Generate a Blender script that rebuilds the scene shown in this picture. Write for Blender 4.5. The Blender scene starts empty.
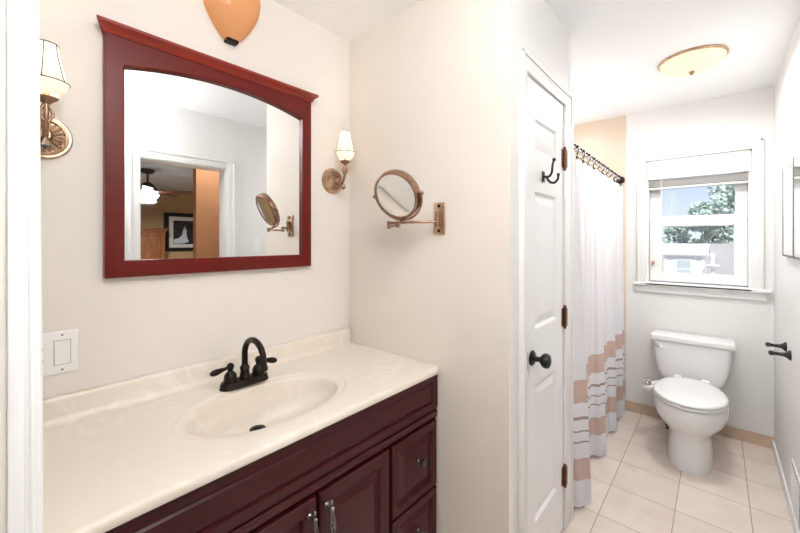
import bpy, bmesh, math, random
from math import sin, cos, pi, radians
from mathutils import Vector, Matrix, noise

S = bpy.context.scene
C = S.collection
random.seed(4)

# ---------------------------------------------------------------- camera, sky, sun, lights, exposure
CZ = 1.383
cam_d = bpy.data.cameras.new('camera'); cam = bpy.data.objects.new('camera', cam_d); C.objects.link(cam)
cam.location = (0, 0, CZ)
# forward = (cos yaw, sin yaw) with yaw measured from +X towards +Y
cam.rotation_euler = (pi/2, 0, radians(41.439) - pi/2)
cam_d.sensor_width = 36; cam_d.lens = 36*359.81/800
cam_d.shift_y = -(266.5-240.885)/800
cam_d.clip_start = .02; cam_d.clip_end = 400
S.camera = cam

S.view_settings.view_transform = 'Standard'
S.view_settings.look = 'None'
S.view_settings.exposure = 0.3
S.view_settings.gamma = 1.0
S.view_settings.use_curve_mapping = False

w = bpy.data.worlds.new('world'); S.world = w; w.use_nodes = True
nt = w.node_tree; nt.nodes.clear()
out = nt.nodes.new('ShaderNodeOutputWorld'); bg = nt.nodes.new('ShaderNodeBackground')
tc = nt.nodes.new('ShaderNodeTexCoord'); sep = nt.nodes.new('ShaderNodeSeparateXYZ'); cr = nt.nodes.new('ShaderNodeValToRGB')
nt.links.new(tc.outputs['Generated'], sep.inputs[0]); nt.links.new(sep.outputs['Z'], cr.inputs[0])
cr.color_ramp.elements[0].position = 0.0; cr.color_ramp.elements[0].color = (.90, .96, 1, 1)
cr.color_ramp.elements[1].position = .32; cr.color_ramp.elements[1].color = (.55, .66, 1, 1)
e = cr.color_ramp.elements.new(.12); e.color = (.62, .73, 1, 1)
nt.links.new(cr.outputs[0], bg.inputs[0]); bg.inputs[1].default_value = .95
nt.links.new(bg.outputs[0], out.inputs[0])

def light(name, kind, loc, energy, color=(1, 1, 1), size=.1, rot=(0, 0, 0), size_y=None):
    d = bpy.data.lights.new(name, kind); d.energy = energy; d.color = color
    if kind == 'AREA':
        d.size = size
        if size_y: d.shape = 'RECTANGLE'; d.size_y = size_y
    elif kind == 'SUN': d.angle = size
    else: d.shadow_soft_size = size
    o = bpy.data.objects.new(name, d); C.objects.link(o); o.location = loc; o.rotation_euler = rot
    return o
light('sun', 'SUN', (0, 0, 10), 5.0, (1, .96, .9), radians(1), (radians(38), 0, radians(-65)))
# bath dome and bedroom fan are real lamps; the rest is added fill
light('hall_fill', 'AREA', (-1.15, .12, 2.36), 1.2, (1, .99, .97), .35)  # unseen fill added behind the camera, no fixture there
light('vanity_fill', 'AREA', (.24, -.08, 2.36), 5, (1, .985, .965), .34)  # added out of view to lift the vanity alcove
light('tub_fill', 'AREA', (2.75, 1.02, 2.38), 3, (1, .985, .965), .30)  # added to brighten the tub alcove and shine through the curtain
light('bath_ceiling_light', 'AREA', (2.63, .105, 2.413-.105), 11.5, (1, .985, .965), .30)
light('bedroom_hall_fill', 'AREA', (1.45, -.72, 2.38), 5, (1, .95, .88), .25)  # added only to brighten the orange wall end
light('bedroom_fan_light', 'AREA', (1.48, -3.33, 2.413-.47), 75, (1, .95, .88), .18)
# unseen area fills added above the camera: one forward, one up at the ceiling
light('forward_fill', 'AREA', (.10, -.02, 2.29), 4.8, (1, .99, .98), .22, (0, radians(-92), 0), .45)
light('ceiling_fill', 'AREA', (.12, -.04, 1.86), 12, (.98, .99, 1), .35, (radians(180), 0, 0))
# uplight added behind the curtain to brighten the ceiling, no lamp there
light('tub_up_fill', 'AREA', (2.75, 1.05, 1.80), 4.5, (.96, .98, 1), .35, (radians(180), 0, 0))

# ---------------------------------------------------------------- materials
MATS = {}
def lin(c):
    return tuple(((x/255)/12.92 if x/255 <= .04045 else ((x/255+.055)/1.055)**2.4) for x in c)
def mat(name, col, rough=.5, metal=0, spec=.5, noise_amt=0, noise_scale=8, bump=0, bump_scale=60, emis=None, estr=0, trans=0, coat=0, sub=0, stretch=None):
    m = bpy.data.materials.new(name); m.use_nodes = True
    n = m.node_tree; b = n.nodes['Principled BSDF']
    b.inputs['Base Color'].default_value = (*col, 1)
    b.inputs['Roughness'].default_value = rough; b.inputs['Metallic'].default_value = metal
    b.inputs['Specular IOR Level'].default_value = spec
    b.inputs['Coat Weight'].default_value = coat; b.inputs['Coat Roughness'].default_value = .12
    b.inputs['Transmission Weight'].default_value = trans
    if sub: b.inputs['Subsurface Weight'].default_value = sub; b.inputs['Subsurface Scale'].default_value = .02
    if emis: b.inputs['Emission Color'].default_value = (*emis, 1); b.inputs['Emission Strength'].default_value = estr
    tcx = n.nodes.new('ShaderNodeTexCoord'); src = tcx.outputs['Object']
    if stretch:
        mp = n.nodes.new('ShaderNodeMapping'); mp.inputs['Scale'].default_value = stretch
        n.links.new(src, mp.inputs[0]); src = mp.outputs[0]
    if noise_amt:
        t = n.nodes.new('ShaderNodeTexNoise'); t.inputs['Scale'].default_value = noise_scale; t.inputs['Detail'].default_value = 4
        n.links.new(src, t.inputs['Vector'])
        r = n.nodes.new('ShaderNodeValToRGB')
        r.color_ramp.elements[0].position = .3; r.color_ramp.elements[1].position = .7
        r.color_ramp.elements[0].color = (*[max(0, x*(1-noise_amt)) for x in col], 1)
        r.color_ramp.elements[1].color = (*[min(1, x*(1+noise_amt)) for x in col], 1)
        n.links.new(t.outputs['Fac'], r.inputs[0]); n.links.new(r.outputs[0], b.inputs['Base Color'])
    if bump:
        t = n.nodes.new('ShaderNodeTexNoise'); t.inputs['Scale'].default_value = bump_scale; t.inputs['Detail'].default_value = 3
        n.links.new(src, t.inputs['Vector'])
        bp = n.nodes.new('ShaderNodeBump'); bp.inputs['Strength'].default_value = bump; bp.inputs['Distance'].default_value = .002
        n.links.new(t.outputs['Fac'], bp.inputs['Height']); n.links.new(bp.outputs[0], b.inputs['Normal'])
    MATS[name] = m
    return m

M = MATS
mat('wall_paint', (.80, .755, .705), .6, noise_amt=.015, noise_scale=2, bump=.05, bump_scale=90)
mat('wall_paint_warm', (.80, .738, .668), .6, noise_amt=.015, noise_scale=2, bump=.05, bump_scale=90)
mat('white_paint', (.83, .82, .805), .55, noise_amt=.01, noise_scale=2, bump=.04, bump_scale=90)
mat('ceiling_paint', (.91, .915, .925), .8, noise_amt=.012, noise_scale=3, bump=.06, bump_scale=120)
mat('trim_paint', (.87, .865, .855), .32)
mat('door_paint', (.88, .88, .88), .3)
mat('bronze', (.020, .015, .012), .32, metal=.75, noise_amt=.4, noise_scale=60)
mat('black_iron', (.006, .006, .006), .35, spec=.5)
mat('antique_brass', (.38, .235, .165), .28, metal=1, noise_amt=.25, noise_scale=40)
mat('antique_gold', (.56, .40, .27), .30, metal=1, noise_amt=.25, noise_scale=30)
mat('chrome', (.75, .75, .76), .12, metal=1)
mat('dark_metal', (.10, .085, .08), .3, metal=1, noise_amt=.4, noise_scale=150)
mat('aged_silver', (.30, .28, .27), .3, metal=1, noise_amt=.4, noise_scale=150)
mat('porcelain', (.86, .86, .85), .12, coat=.5)
mat('plastic', (.88, .875, .86), .3)
mat('dark_slot', (.02, .02, .02), .6)
mat('grey_gap', (.30, .29, .28), .6)
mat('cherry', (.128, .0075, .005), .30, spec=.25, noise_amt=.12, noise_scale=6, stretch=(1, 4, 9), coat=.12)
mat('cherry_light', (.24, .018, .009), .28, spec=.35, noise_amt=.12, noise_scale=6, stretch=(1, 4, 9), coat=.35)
mat('mahogany', (.044, .0042, .0060), .33, spec=.28, noise_amt=.16, noise_scale=7, stretch=(1, 5, 9), coat=.12)
mat('mirror', (.86, .875, .88), .01, metal=1)
mat('hinge_metal', (.17, .08, .04), .4, metal=.8, noise_amt=.4, noise_scale=90)
mat('asphalt', (.34, .315, .30), .9, noise_amt=.10, noise_scale=.5)
mat('leaf', (.58, .68, .61), .8, noise_amt=.3, noise_scale=.8)  # washed-out glare of the window is put into the pale leaf colours
mat('leaf_dark', (.52, .62, .56), .8, noise_amt=.3, noise_scale=.8)
mat('bark', (.42, .40, .38), .9)
mat('shed_wall', (.80, .79, .77), .7)
mat('shed_roof', (.52, .49, .48), .8, noise_amt=.06, noise_scale=3)
mat('shed_pane', (.45, .5, .52), .3)
mat('tan_paint', (.46, .31, .165), .7, noise_amt=.03, noise_scale=2)
mat('orange_paint', (.62, .31, .16), .7, noise_amt=.03, noise_scale=2)
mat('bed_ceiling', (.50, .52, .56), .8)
mat('carpet', (.45, .38, .30), .95, bump=.5, bump_scale=300)
mat('oak', (.20, .075, .028), .4, noise_amt=.3, noise_scale=5, stretch=(6, 6, 1))
mat('blade_wood', (.14, .05, .03), .4, noise_amt=.2)
mat('black_frame', (.010, .009, .009), .35)
mat('mat_board', (.72, .72, .70), .7)
mat('photo_dark', (.02, .022, .035), .5, noise_amt=.6, noise_scale=12)
mat('gown', (.60, .66, .76), .6)
mat('skin', (.40, .26, .2), .6)
mat('fan_metal', (.10, .10, .095), .35, metal=.6)
mat('fan_glass', (.9, .95, 1), .4, emis=(.88, .95, 1), estr=18)
mat('bulb_glass', (.9, .85, .75), .4, emis=(1, .85, .6), estr=3)
mat('blind', (.80, .79, .75), .5)
mat('shower_rod', (.75, .75, .78), .15, metal=1)
mat('register_white', (.85, .845, .83), .35)
mat('crystal', (.95, .92, .88), .03, spec=1, trans=.9)
mat('cord', (.85, .85, .83), .6)

def mix_shader(name, build):
    m = bpy.data.materials.new(name); m.use_nodes = True; n = m.node_tree; n.nodes.clear()
    o = n.nodes.new('ShaderNodeOutputMaterial'); build(n, o); MATS[name] = m
def glass_b(n, o):
    t = n.nodes.new('ShaderNodeBsdfTransparent'); t.inputs[0].default_value = (.95, .97, .97, 1)
    g = n.nodes.new('ShaderNodeBsdfGlossy'); g.inputs['Roughness'].default_value = .02
    x = n.nodes.new('ShaderNodeMixShader'); x.inputs[0].default_value = .05
    n.links.new(t.outputs[0], x.inputs[1]); n.links.new(g.outputs[0], x.inputs[2]); n.links.new(x.outputs[0], o.inputs[0])
mix_shader('pane_glass', glass_b)
def shade_b(col, ecol, estr, tr=.5):
    def f(n, o):
        d = n.nodes.new('ShaderNodeBsdfDiffuse'); d.inputs[0].default_value = (*col, 1)
        t = n.nodes.new('ShaderNodeBsdfTranslucent'); t.inputs[0].default_value = (*col, 1)
        x = n.nodes.new('ShaderNodeMixShader'); x.inputs[0].default_value = tr
        g = n.nodes.new('ShaderNodeBsdfGlossy'); g.inputs['Roughness'].default_value = .15
        x2 = n.nodes.new('ShaderNodeMixShader'); x2.inputs[0].default_value = .06
        n.links.new(d.outputs[0], x.inputs[1]); n.links.new(t.outputs[0], x.inputs[2])
        n.links.new(x.outputs[0], x2.inputs[1]); n.links.new(g.outputs[0], x2.inputs[2])
        if estr:
            e = n.nodes.new('ShaderNodeEmission'); e.inputs[0].default_value = (*ecol, 1); e.inputs[1].default_value = estr
            a = n.nodes.new('ShaderNodeAddShader'); n.links.new(x2.outputs[0], a.inputs[0]); n.links.new(e.outputs[0], a.inputs[1])
            n.links.new(a.outputs[0], o.inputs[0])
        else: n.links.new(x2.outputs[0], o.inputs[0])
    return f
mix_shader('lit_shade_glass', shade_b((.85, .82, .78), (1, .93, .80), .12))
mix_shader('lit_dome_glass', shade_b((.85, .80, .70), (1, .86, .58), .42))
mix_shader('amber_glass', shade_b((.95, .62, .34), (1, .55, .22), .06, .45))

# cultured marble with soft swirls
def marble():
    m = bpy.data.materials.new('cultured_marble'); m.use_nodes = True; n = m.node_tree; b = n.nodes['Principled BSDF']
    t = n.nodes.new('ShaderNodeTexCoord'); mp = n.nodes.new('ShaderNodeMapping'); mp.inputs['Scale'].default_value = (2.6, 5.2, 3)
    mp.inputs['Rotation'].default_value = (0, 0, .35)
    nz = n.nodes.new('ShaderNodeTexNoise'); nz.inputs['Scale'].default_value = 1.2; nz.inputs['Detail'].default_value = 2; nz.inputs['Distortion'].default_value = 1.8
    wv = n.nodes.new('ShaderNodeMath'); wv.operation = 'MULTIPLY'; wv.inputs[1].default_value = 42
    sn = n.nodes.new('ShaderNodeMath'); sn.operation = 'SINE'
    r = n.nodes.new('ShaderNodeValToRGB')
    r.color_ramp.elements[0].position = .0; r.color_ramp.elements[0].color = (.790, .712, .620, 1)
    r.color_ramp.elements[1].position = 1; r.color_ramp.elements[1].color = (.825, .772, .705, 1)
    r.color_ramp.elements.new(.55).color = (.80, .725, .635, 1)
    n2 = n.nodes.new('ShaderNodeTexNoise'); n2.inputs['Scale'].default_value = 3; 
    r2 = n.nodes.new('ShaderNodeValToRGB'); r2.color_ramp.elements[0].position = .38; r2.color_ramp.elements[1].position = .55
    mx = n.nodes.new('ShaderNodeMix'); mx.data_type = 'RGBA'; mx.inputs[6].default_value = (.795, .72, .628, 1)
    n.links.new(t.outputs['Object'], mp.inputs[0]); n.links.new(mp.outputs[0], nz.inputs['Vector'])
    n.links.new(nz.outputs['Fac'], wv.inputs[0]); n.links.new(wv.outputs[0], sn.inputs[0]); n.links.new(sn.outputs[0], r.inputs[0])
    n.links.new(t.outputs['Object'], n2.inputs['Vector']); n.links.new(n2.outputs['Fac'], r2.inputs[0])
    n.links.new(r2.outputs[0], mx.inputs[0]); n.links.new(r.outputs[0], mx.inputs[7]); n.links.new(mx.outputs[2], b.inputs['Base Color'])
    b.inputs['Roughness'].default_value = .32; b.inputs['Coat Weight'].default_value = .08
    MATS['cultured_marble'] = m
marble()

def tiles(name, sx, sy, ox, oy, axes, c1, c2, grout, gw, rough):
    m = bpy.data.materials.new(name); m.use_nodes = True; n = m.node_tree; b = n.nodes['Principled BSDF']
    t = n.nodes.new('ShaderNodeTexCoord'); sp = n.nodes.new('ShaderNodeSeparateXYZ'); n.links.new(t.outputs['Object'], sp.inputs[0])
    def chain(ax, s, o):
        a = n.nodes.new('ShaderNodeMath'); a.operation = 'SUBTRACT'; a.inputs[1].default_value = o; n.links.new(sp.outputs[ax], a.inputs[0])
        d = n.nodes.new('ShaderNodeMath'); d.operation = 'DIVIDE'; d.inputs[1].default_value = s; n.links.new(a.outputs[0], d.inputs[0])
        p = n.nodes.new('ShaderNodeMath'); p.operation = 'PINGPONG'; p.inputs[1].default_value = .5; n.links.new(d.outputs[0], p.inputs[0])
        l = n.nodes.new('ShaderNodeMath'); l.operation = 'LESS_THAN'; l.inputs[1].default_value = gw/s/2; n.links.new(p.outputs[0], l.inputs[0])
        f = n.nodes.new('ShaderNodeMath'); f.operation = 'FLOOR'; n.links.new(d.outputs[0], f.inputs[0])
        return l, f
    l1, f1 = chain(axes[0], sx, ox); l2, f2 = chain(axes[1], sy, oy)
    mxx = n.nodes.new('ShaderNodeMath'); mxx.operation = 'MAXIMUM'; n.links.new(l1.outputs[0], mxx.inputs[0]); n.links.new(l2.outputs[0], mxx.inputs[1])
    cb = n.nodes.new('ShaderNodeCombineXYZ'); n.links.new(f1.outputs[0], cb.inputs[0]); n.links.new(f2.outputs[0], cb.inputs[1])
    wn = n.nodes.new('ShaderNodeTexWhiteNoise'); n.links.new(cb.outputs[0], wn.inputs['Vector'])
    nz = n.nodes.new('ShaderNodeTexNoise'); nz.inputs['Scale'].default_value = 7; nz.inputs['Detail'].default_value = 5; n.links.new(t.outputs['Object'], nz.inputs['Vector'])
    ad = n.nodes.new('ShaderNodeMath'); ad.operation = 'MULTIPLY_ADD'; ad.inputs[1].default_value = .3; n.links.new(wn.outputs[0], ad.inputs[0]); n.links.new(nz.outputs['Fac'], ad.inputs[2])
    r = n.nodes.new('ShaderNodeValToRGB'); r.color_ramp.elements[0].position = .35; r.color_ramp.elements[1].position = .95
    r.color_ramp.elements[0].color = (*c1, 1); r.color_ramp.elements[1].color = (*c2, 1); n.links.new(ad.outputs[0], r.inputs[0])
    mx = n.nodes.new('ShaderNodeMix'); mx.data_type = 'RGBA'; n.links.new(mxx.outputs[0], mx.inputs[0]); n.links.new(r.outputs[0], mx.inputs[6]); mx.inputs[7].default_value = (*grout, 1)
    n.links.new(mx.outputs[2], b.inputs['Base Color'])
    b.inputs['Roughness'].default_value = rough
    bp = n.nodes.new('ShaderNodeBump'); bp.inputs['Strength'].default_value = .4; bp.inputs['Distance'].default_value = .002; bp.invert = True
    n.links.new(mxx.outputs[0], bp.inputs['Height']); n.links.new(bp.outputs[0], b.inputs['Normal'])
    MATS[name] = m
tiles('floor_tile', .2885, .2895, 2.030, .4535, ('X', 'Y'), (.72, .61, .53), (.82, .74, .67), (.40, .31, .26), .0036, .20)
tiles('base_tile', .2895, .5, .4535, -.1, ('Y', 'Z'), (.56, .40, .29), (.66, .50, .38), (.50, .38, .3), .003, .3)
tiles('shower_tile', .205, .255, .10, .10, ('Y', 'Z'), (.68, .545, .425), (.73, .60, .485), (.70, .60, .50), .003, .3)
tiles('shower_tile_side', .205, .255, .10, .10, ('X', 'Z'), (.68, .545, .425), (.73, .60, .485), (.70, .60, .50), .003, .3)

# curtain: white cloth with woven bands at given heights
def curtain_mat():
    m = bpy.data.materials.new('curtain_cloth'); m.use_nodes = True; n = m.node_tree; n.nodes.clear()
    o = n.nodes.new('ShaderNodeOutputMaterial')
    t = n.nodes.new('ShaderNodeTexCoord'); sp = n.nodes.new('ShaderNodeSeparateXYZ'); n.links.new(t.outputs['UV'], sp.inputs[0])
    r = n.nodes.new('ShaderNodeValToRGB'); r.color_ramp.interpolation = 'CONSTANT'
    W_ = (.88, .89, .93, 1); P_ = (.70, .54, .49, 1); D_ = (.45, .36, .34, 1); CR = (.84, .80, .75, 1)
    els = [(0, W_), (.150, P_), (.265, W_), (.337, D_), (.348, W_), (.395, D_), (.406, W_), (.458, D_), (.469, W_), (.540, P_), (.660, W_)]
    r.color_ramp.elements[0].color = W_; r.color_ramp.elements[1].position = .660/2; r.color_ramp.elements[1].color = W_
    for p, c in els[1:-1]:
        e = r.color_ramp.elements.new(p/2); e.color = c
    d2 = n.nodes.new('ShaderNodeMath'); d2.operation = 'DIVIDE'; d2.inputs[1].default_value = 2; n.links.new(sp.outputs['Y'], d2.inputs[0]); n.links.new(d2.outputs[0], r.inputs[0])
    d = n.nodes.new('ShaderNodeBsdfDiffuse'); tr = n.nodes.new('ShaderNodeBsdfTranslucent'); x = n.nodes.new('ShaderNodeMixShader'); x.inputs[0].default_value = .3
    n.links.new(r.outputs[0], d.inputs[0]); n.links.new(r.outputs[0], tr.inputs[0]); n.links.new(d.outputs[0], x.inputs[1]); n.links.new(tr.outputs[0], x.inputs[2])
    n.links.new(x.outputs[0], o.inputs[0]); MATS['curtain_cloth'] = m
curtain_mat()

# ---------------------------------------------------------------- mesh helpers
def BM(): return bmesh.new()
def box(bm, x0, x1, y0, y1, z0, z1, bev=0, seg=2, mtx=None):
    r = bmesh.ops.create_cube(bm, size=1); vs = r['verts']
    for v in vs: v.co = Vector(((x0+x1)/2 + v.co.x*(x1-x0), (y0+y1)/2 + v.co.y*(y1-y0), (z0+z1)/2 + v.co.z*(z1-z0)))
    if bev:
        es = list({e for v in vs for e in v.link_edges})
        rr = bmesh.ops.bevel(bm, geom=es, offset=bev, segments=seg, affect='EDGES', profile=.5)
        vs = list({v for f in rr['faces'] for v in f.verts} | {v for v in vs if v.is_valid})
    if mtx: bmesh.ops.transform(bm, matrix=mtx, verts=vs)
    return bm
def ring_bridge(bm, rings, close=True, cap0=False, cap1=False):
    n = len(rings[0])
    for a, b in zip(rings, rings[1:]):
        for i in range(n if close else n-1):
            j = (i+1) % n
            bm.faces.new((a[i], a[j], b[j], b[i]))
    if cap0: bm.faces.new(list(reversed(rings[0])))
    if cap1: bm.faces.new(rings[-1])
def lathe(bm, prof, origin=(0, 0, 0), axis='Z', seg=32, cap=True, mtx=None, wav=None):
    """prof: list of (radius, height)."""
    o = Vector(origin); rings = []
    for k, (r, h) in enumerate(prof):
        ring = []
        for i in range(seg):
            a = 2*pi*i/seg; rr = max(r, 1e-4)
            if wav: rr *= wav(a, k)
            p = Vector((rr*cos(a), rr*sin(a), h))
            if axis == 'Y': p = Vector((p.x, p.z, -p.y))
            elif axis == '-Y': p = Vector((p.x, -p.z, p.y))
            elif axis == 'X': p = Vector((p.z, p.x, p.y))
            elif axis == '-X': p = Vector((-p.z, -p.x, p.y))
            if mtx: p = mtx @ p
            ring.append(bm.verts.new(o+p))
        rings.append(ring)
    ring_bridge(bm, rings, True, cap, cap)
    return bm
def smooth_path(pts, sub=6):
    P = [Vector(p) for p in pts]
    if len(P) < 3: return P
    out = []
    for i in range(len(P)-1):
        p0 = P[max(i-1, 0)]; p1 = P[i]; p2 = P[i+1]; p3 = P[min(i+2, len(P)-1)]
        for k in range(sub):
            t = k/sub
            out.append(.5*((2*p1)+(p2-p0)*t+(2*p0-5*p1+4*p2-p3)*t*t+(3*p1-p0-3*p2+p3)*t**3))
    out.append(P[-1]); return out
def tube(bm, pts, r, seg=10, sm=0, cap=True):
    P = smooth_path(pts, sm) if sm else [Vector(p) for p in pts]
    rs = r if callable(r) else (lambda t: r)
    up = None; rings = []
    for i, p in enumerate(P):
        d = (P[min(i+1, len(P)-1)]-P[max(i-1, 0)]).normalized()
        if up is None: up = d.orthogonal().normalized()
        up = (up - d*up.dot(d)).normalized(); s = d.cross(up)
        rr = rs(i/(len(P)-1))
        rings.append([bm.verts.new(p+(up*cos(2*pi*k/seg)+s*sin(2*pi*k/seg))*rr) for k in range(seg)])
    ring_bridge(bm, rings, True, cap, cap); return bm
def ball(bm, c, r, sc=(1, 1, 1), seg=16, mtx=None):
    m = Matrix.Translation(c) @ (mtx or Matrix()) @ Matrix.Diagonal((*[r*s for s in sc], 1))
    bmesh.ops.create_uvsphere(bm, u_segments=seg, v_segments=max(8, seg//2), radius=1, matrix=m); return bm
def torus(bm, c, R_, r, mtx=None, seg=48, s2=10):
    rings = []
    for i in range(seg):
        a = 2*pi*i/seg; ring = []
        for k in range(s2):
            b = 2*pi*k/s2; p = Vector(((R_+r*cos(b))*cos(a), (R_+r*cos(b))*sin(a), r*sin(b)))
            if mtx: p = mtx @ p
            ring.append(bm.verts.new(Vector(c)+p))
        rings.append(ring)
    rings.append(rings[0]); ring_bridge(bm, rings, True); return bm
def prism(bm, poly, depth, mtx):
    """poly in local XY, extruded along local Z."""
    a = [bm.verts.new(mtx @ Vector((x, y, 0))) for x, y in poly]; b = [bm.verts.new(mtx @ Vector((x, y, depth))) for x, y in poly]
    bm.faces.new(list(reversed(a))); bm.faces.new(b)
    n = len(a)
    for i in range(n): bm.faces.new((a[i], a[(i+1) % n], b[(i+1) % n], b[i]))
    return bm
def obj(name, bm, m, parent=None, smooth=False, angle=40):
    bmesh.ops.recalc_face_normals(bm, faces=bm.faces)
    off = Vector((0, 0, 0)); q = parent
    while q: off += q.location; q = q.parent
    if parent: bmesh.ops.translate(bm, verts=bm.verts, vec=-off)
    me = bpy.data.meshes.new(name); bm.to_mesh(me); bm.free()
    for mm in (m if isinstance(m, (list, tuple)) else [m]): me.materials.append(M[mm])
    if smooth:
        for p in me.polygons: p.use_smooth = True
        if angle < 180: me.set_sharp_from_angle(angle=radians(angle))
    o = bpy.data.objects.new(name, me); C.objects.link(o); o.parent = parent
    return o
def thing(name, label, cat, loc=(0, 0, 0), group=None):
    o = bpy.data.objects.new(name, None); C.objects.link(o); o.location = loc; o.empty_display_size = .05
    o['label'] = label; o['category'] = cat
    if group: o['group'] = group
    return o
def tag(o, label, cat, group=None, kind=None):
    o['label'] = label; o['category'] = cat
    if group: o['group'] = group
    if kind: o['kind'] = kind
    return o
def struct(name, bm, m, label=None, cat=None, parent=None, smooth=False):
    o = obj(name, bm, m, parent, smooth)
    o['kind'] = 'structure'
    if label: o['label'] = label
    if cat and not parent: o['category'] = cat
    return o
def sroot(name, label, cat, loc):
    o = thing(name, label, cat, loc); o['kind'] = 'structure'; return o

Yl, Xe, Yd, Xw, Yr, H = 1.428, 1.221, .558, 3.444, -.281, 2.413
XT = 1.930   # end of the closet wall
# ---------------------------------------------------------------- structure
b = BM(); box(b, -1.70, Xw+.25, Yr-.12, Yl+.12, -.10, 0); struct('floor', b, 'floor_tile', 'cream beige square floor tiles with brown grout lines', 'floor')
b = BM(); box(b, -1.70, Xw+.25, Yr-.12, Yl+.12, H, H+.10); struct('ceiling', b, 'ceiling_paint', 'flat white painted ceiling over bathroom and vanity', 'ceiling')
b = BM(); box(b, -.10, Xe+.10, Yl, Yl+.12, 0, H); struct('wall_left', b, 'wall_paint', 'off-white wall behind the vanity, carrying the red framed mirror', 'wall')
b = BM(); box(b, Xe, Xe+.075, Yd+.012, Yl, 0, H); box(b, Xe, Xe+.075, Yd, Yd+.012, 0, H); struct('wall_end', b, 'wall_paint_warm', 'warm cream wall at the vanity end, carrying the round magnifying mirror', 'wall')
# closet wall with door opening
b = BM()
box(b, Xe+.0005, 1.352, Yd-.0005, Yd+.08, 0, H); box(b, 1.810, XT, Yd-.0005, Yd+.08, 0, H); box(b, 1.352, 1.810, Yd-.0005, Yd+.08, 2.03, H)
struct('wall_closet', b, 'white_paint', 'narrow white wall around the panelled closet door', 'wall')
b = BM(); box(b, XT-.08, XT, Yd+.08, Yl, 0, H); struct('wall_tub_side', b, 'white_paint', 'white wall at the near end of the bathtub', 'wall')
b = BM(); box(b, Xe+.075, Xw+.02, Yl, Yl+.12, 0, H); struct('wall_tub_back', b, 'white_paint', 'wall behind the bathtub', 'wall')
b = BM(); box(b, XT, Xw-.012, Yl-.012, Yl, 0, H); struct('wall_tile_back', b, 'shower_tile_side', 'peach wall tiles along the bathtub', 'wall')
b = BM(); box(b, Xw-.010, Xw, .566, Yl, 0, H-.0); struct('wall_tile_window_side', b, 'shower_tile', 'peach wall tiles above the curtain rod beside the window wall', 'wall')
# window wall
wy0, wy1, wz0, wz1 = -.176, .428, 1.055, 2.012
b = BM()
box(b, Xw, Xw+.16, Yr-.12, wy0, 0, H); box(b, Xw, Xw+.16, wy1, Yl, 0, H); box(b, Xw, Xw+.16, wy0, wy1, 0, wz0); box(b, Xw, Xw+.16, wy0, wy1, wz1, H)
struct('wall_window', b, 'white_paint', 'white wall behind the toilet with the window in it', 'wall')
# right wall with doorway
dx0, dx1, dz = .700, 1.305, 1.985
b = BM()
box(b, -1.6, dx0, Yr-.12, Yr, 0, H); box(b, dx1, Xw+.02, Yr-.12, Yr, 0, H); box(b, dx0, dx1, Yr-.12, Yr, dz, H)
struct('wall_right', b, 'white_paint', 'long white wall at the right with the paper holder and the bedroom doorway', 'wall')
# partition beside the camera, closing the alcove and the hall
b = BM(); box(b, -1.6, .012, .55, .63, 0, H); box(b, -.10, .0118, .63, Yl, 0, H); struct('wall_near', b, 'wall_paint', 'beige wall edge at the left border of the view', 'wall')
b = BM(); box(b, -1.68, -1.6, Yr-.12, .63, 0, H); struct('wall_back', b, 'wall_paint', 'off-white wall closing the hall behind the viewer', 'wall')
b = BM(); box(b, .012, .0348, .55, .64, 0, H-.001, .002); box(b, .010, .022, .543, .56, 0, H-.001, .002); tube(b, [(.0348, .565, 0), (.0348, .565, H-.002)], .0018, 8); tube(b, [(.0275, .550, 0), (.0275, .550, H-.002)], .0022, 8)
for v in b.verts: v.co.x = .010+(v.co.x-.010)*(1-.25*(v.co.z-1.3))
struct('trim_1', b, 'door_paint', 'narrow white vertical trim strip at the left edge of the view', 'trim', smooth=True)
# bases
b = BM(); box(b, Xw-.012, Xw-.0005, -.281+.001, .565, 0, .078, .002); struct('baseboard_window', b, 'base_tile', 'tan tile base along the wall behind the toilet', 'baseboard')
b = BM(); box(b, dx1+.11, Xw-.012, Yr, Yr+.010, 0, .065, .003); struct('baseboard_right', b, 'trim_paint', 'slim white base along the right wall', 'baseboard')
b = BM(); box(b, Xe+.006, 1.300, Yd-.012, Yd, 0, .09, .003); struct('baseboard_closet', b, 'trim_paint', 'short white base beside the closet door casing', 'baseboard')

# closet door casing
b = BM()
cy0 = Yd-.016
for (x0, x1) in ((1.300, 1.350), (1.812, 1.905)):
    box(b, x0, x1, cy0, Yd, 0, 2.031, .003); 
box(b, 1.300, 1.905, cy0, Yd, 2.0312, 2.097, .003)
box(b, 1.300, 1.314, cy0-.007, cy0+.004, 0, 2.097, .003); box(b, 1.891, 1.905, cy0-.007, cy0+.004, 0, 2.097, .003); box(b, 1.300, 1.905, cy0-.007, cy0+.004, 2.083, 2.097, .003)
struct('trim_2', b, 'trim_paint', 'white moulded casing around the closet door', 'trim', smooth=True)
b = BM(); box(b, 1.909, XT+.004, Yd-.006, Yd+.09, 0, H-.001, .002); struct('trim_3', b, 'trim_paint', 'white corner strip between closet door and shower curtain', 'trim')

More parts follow.
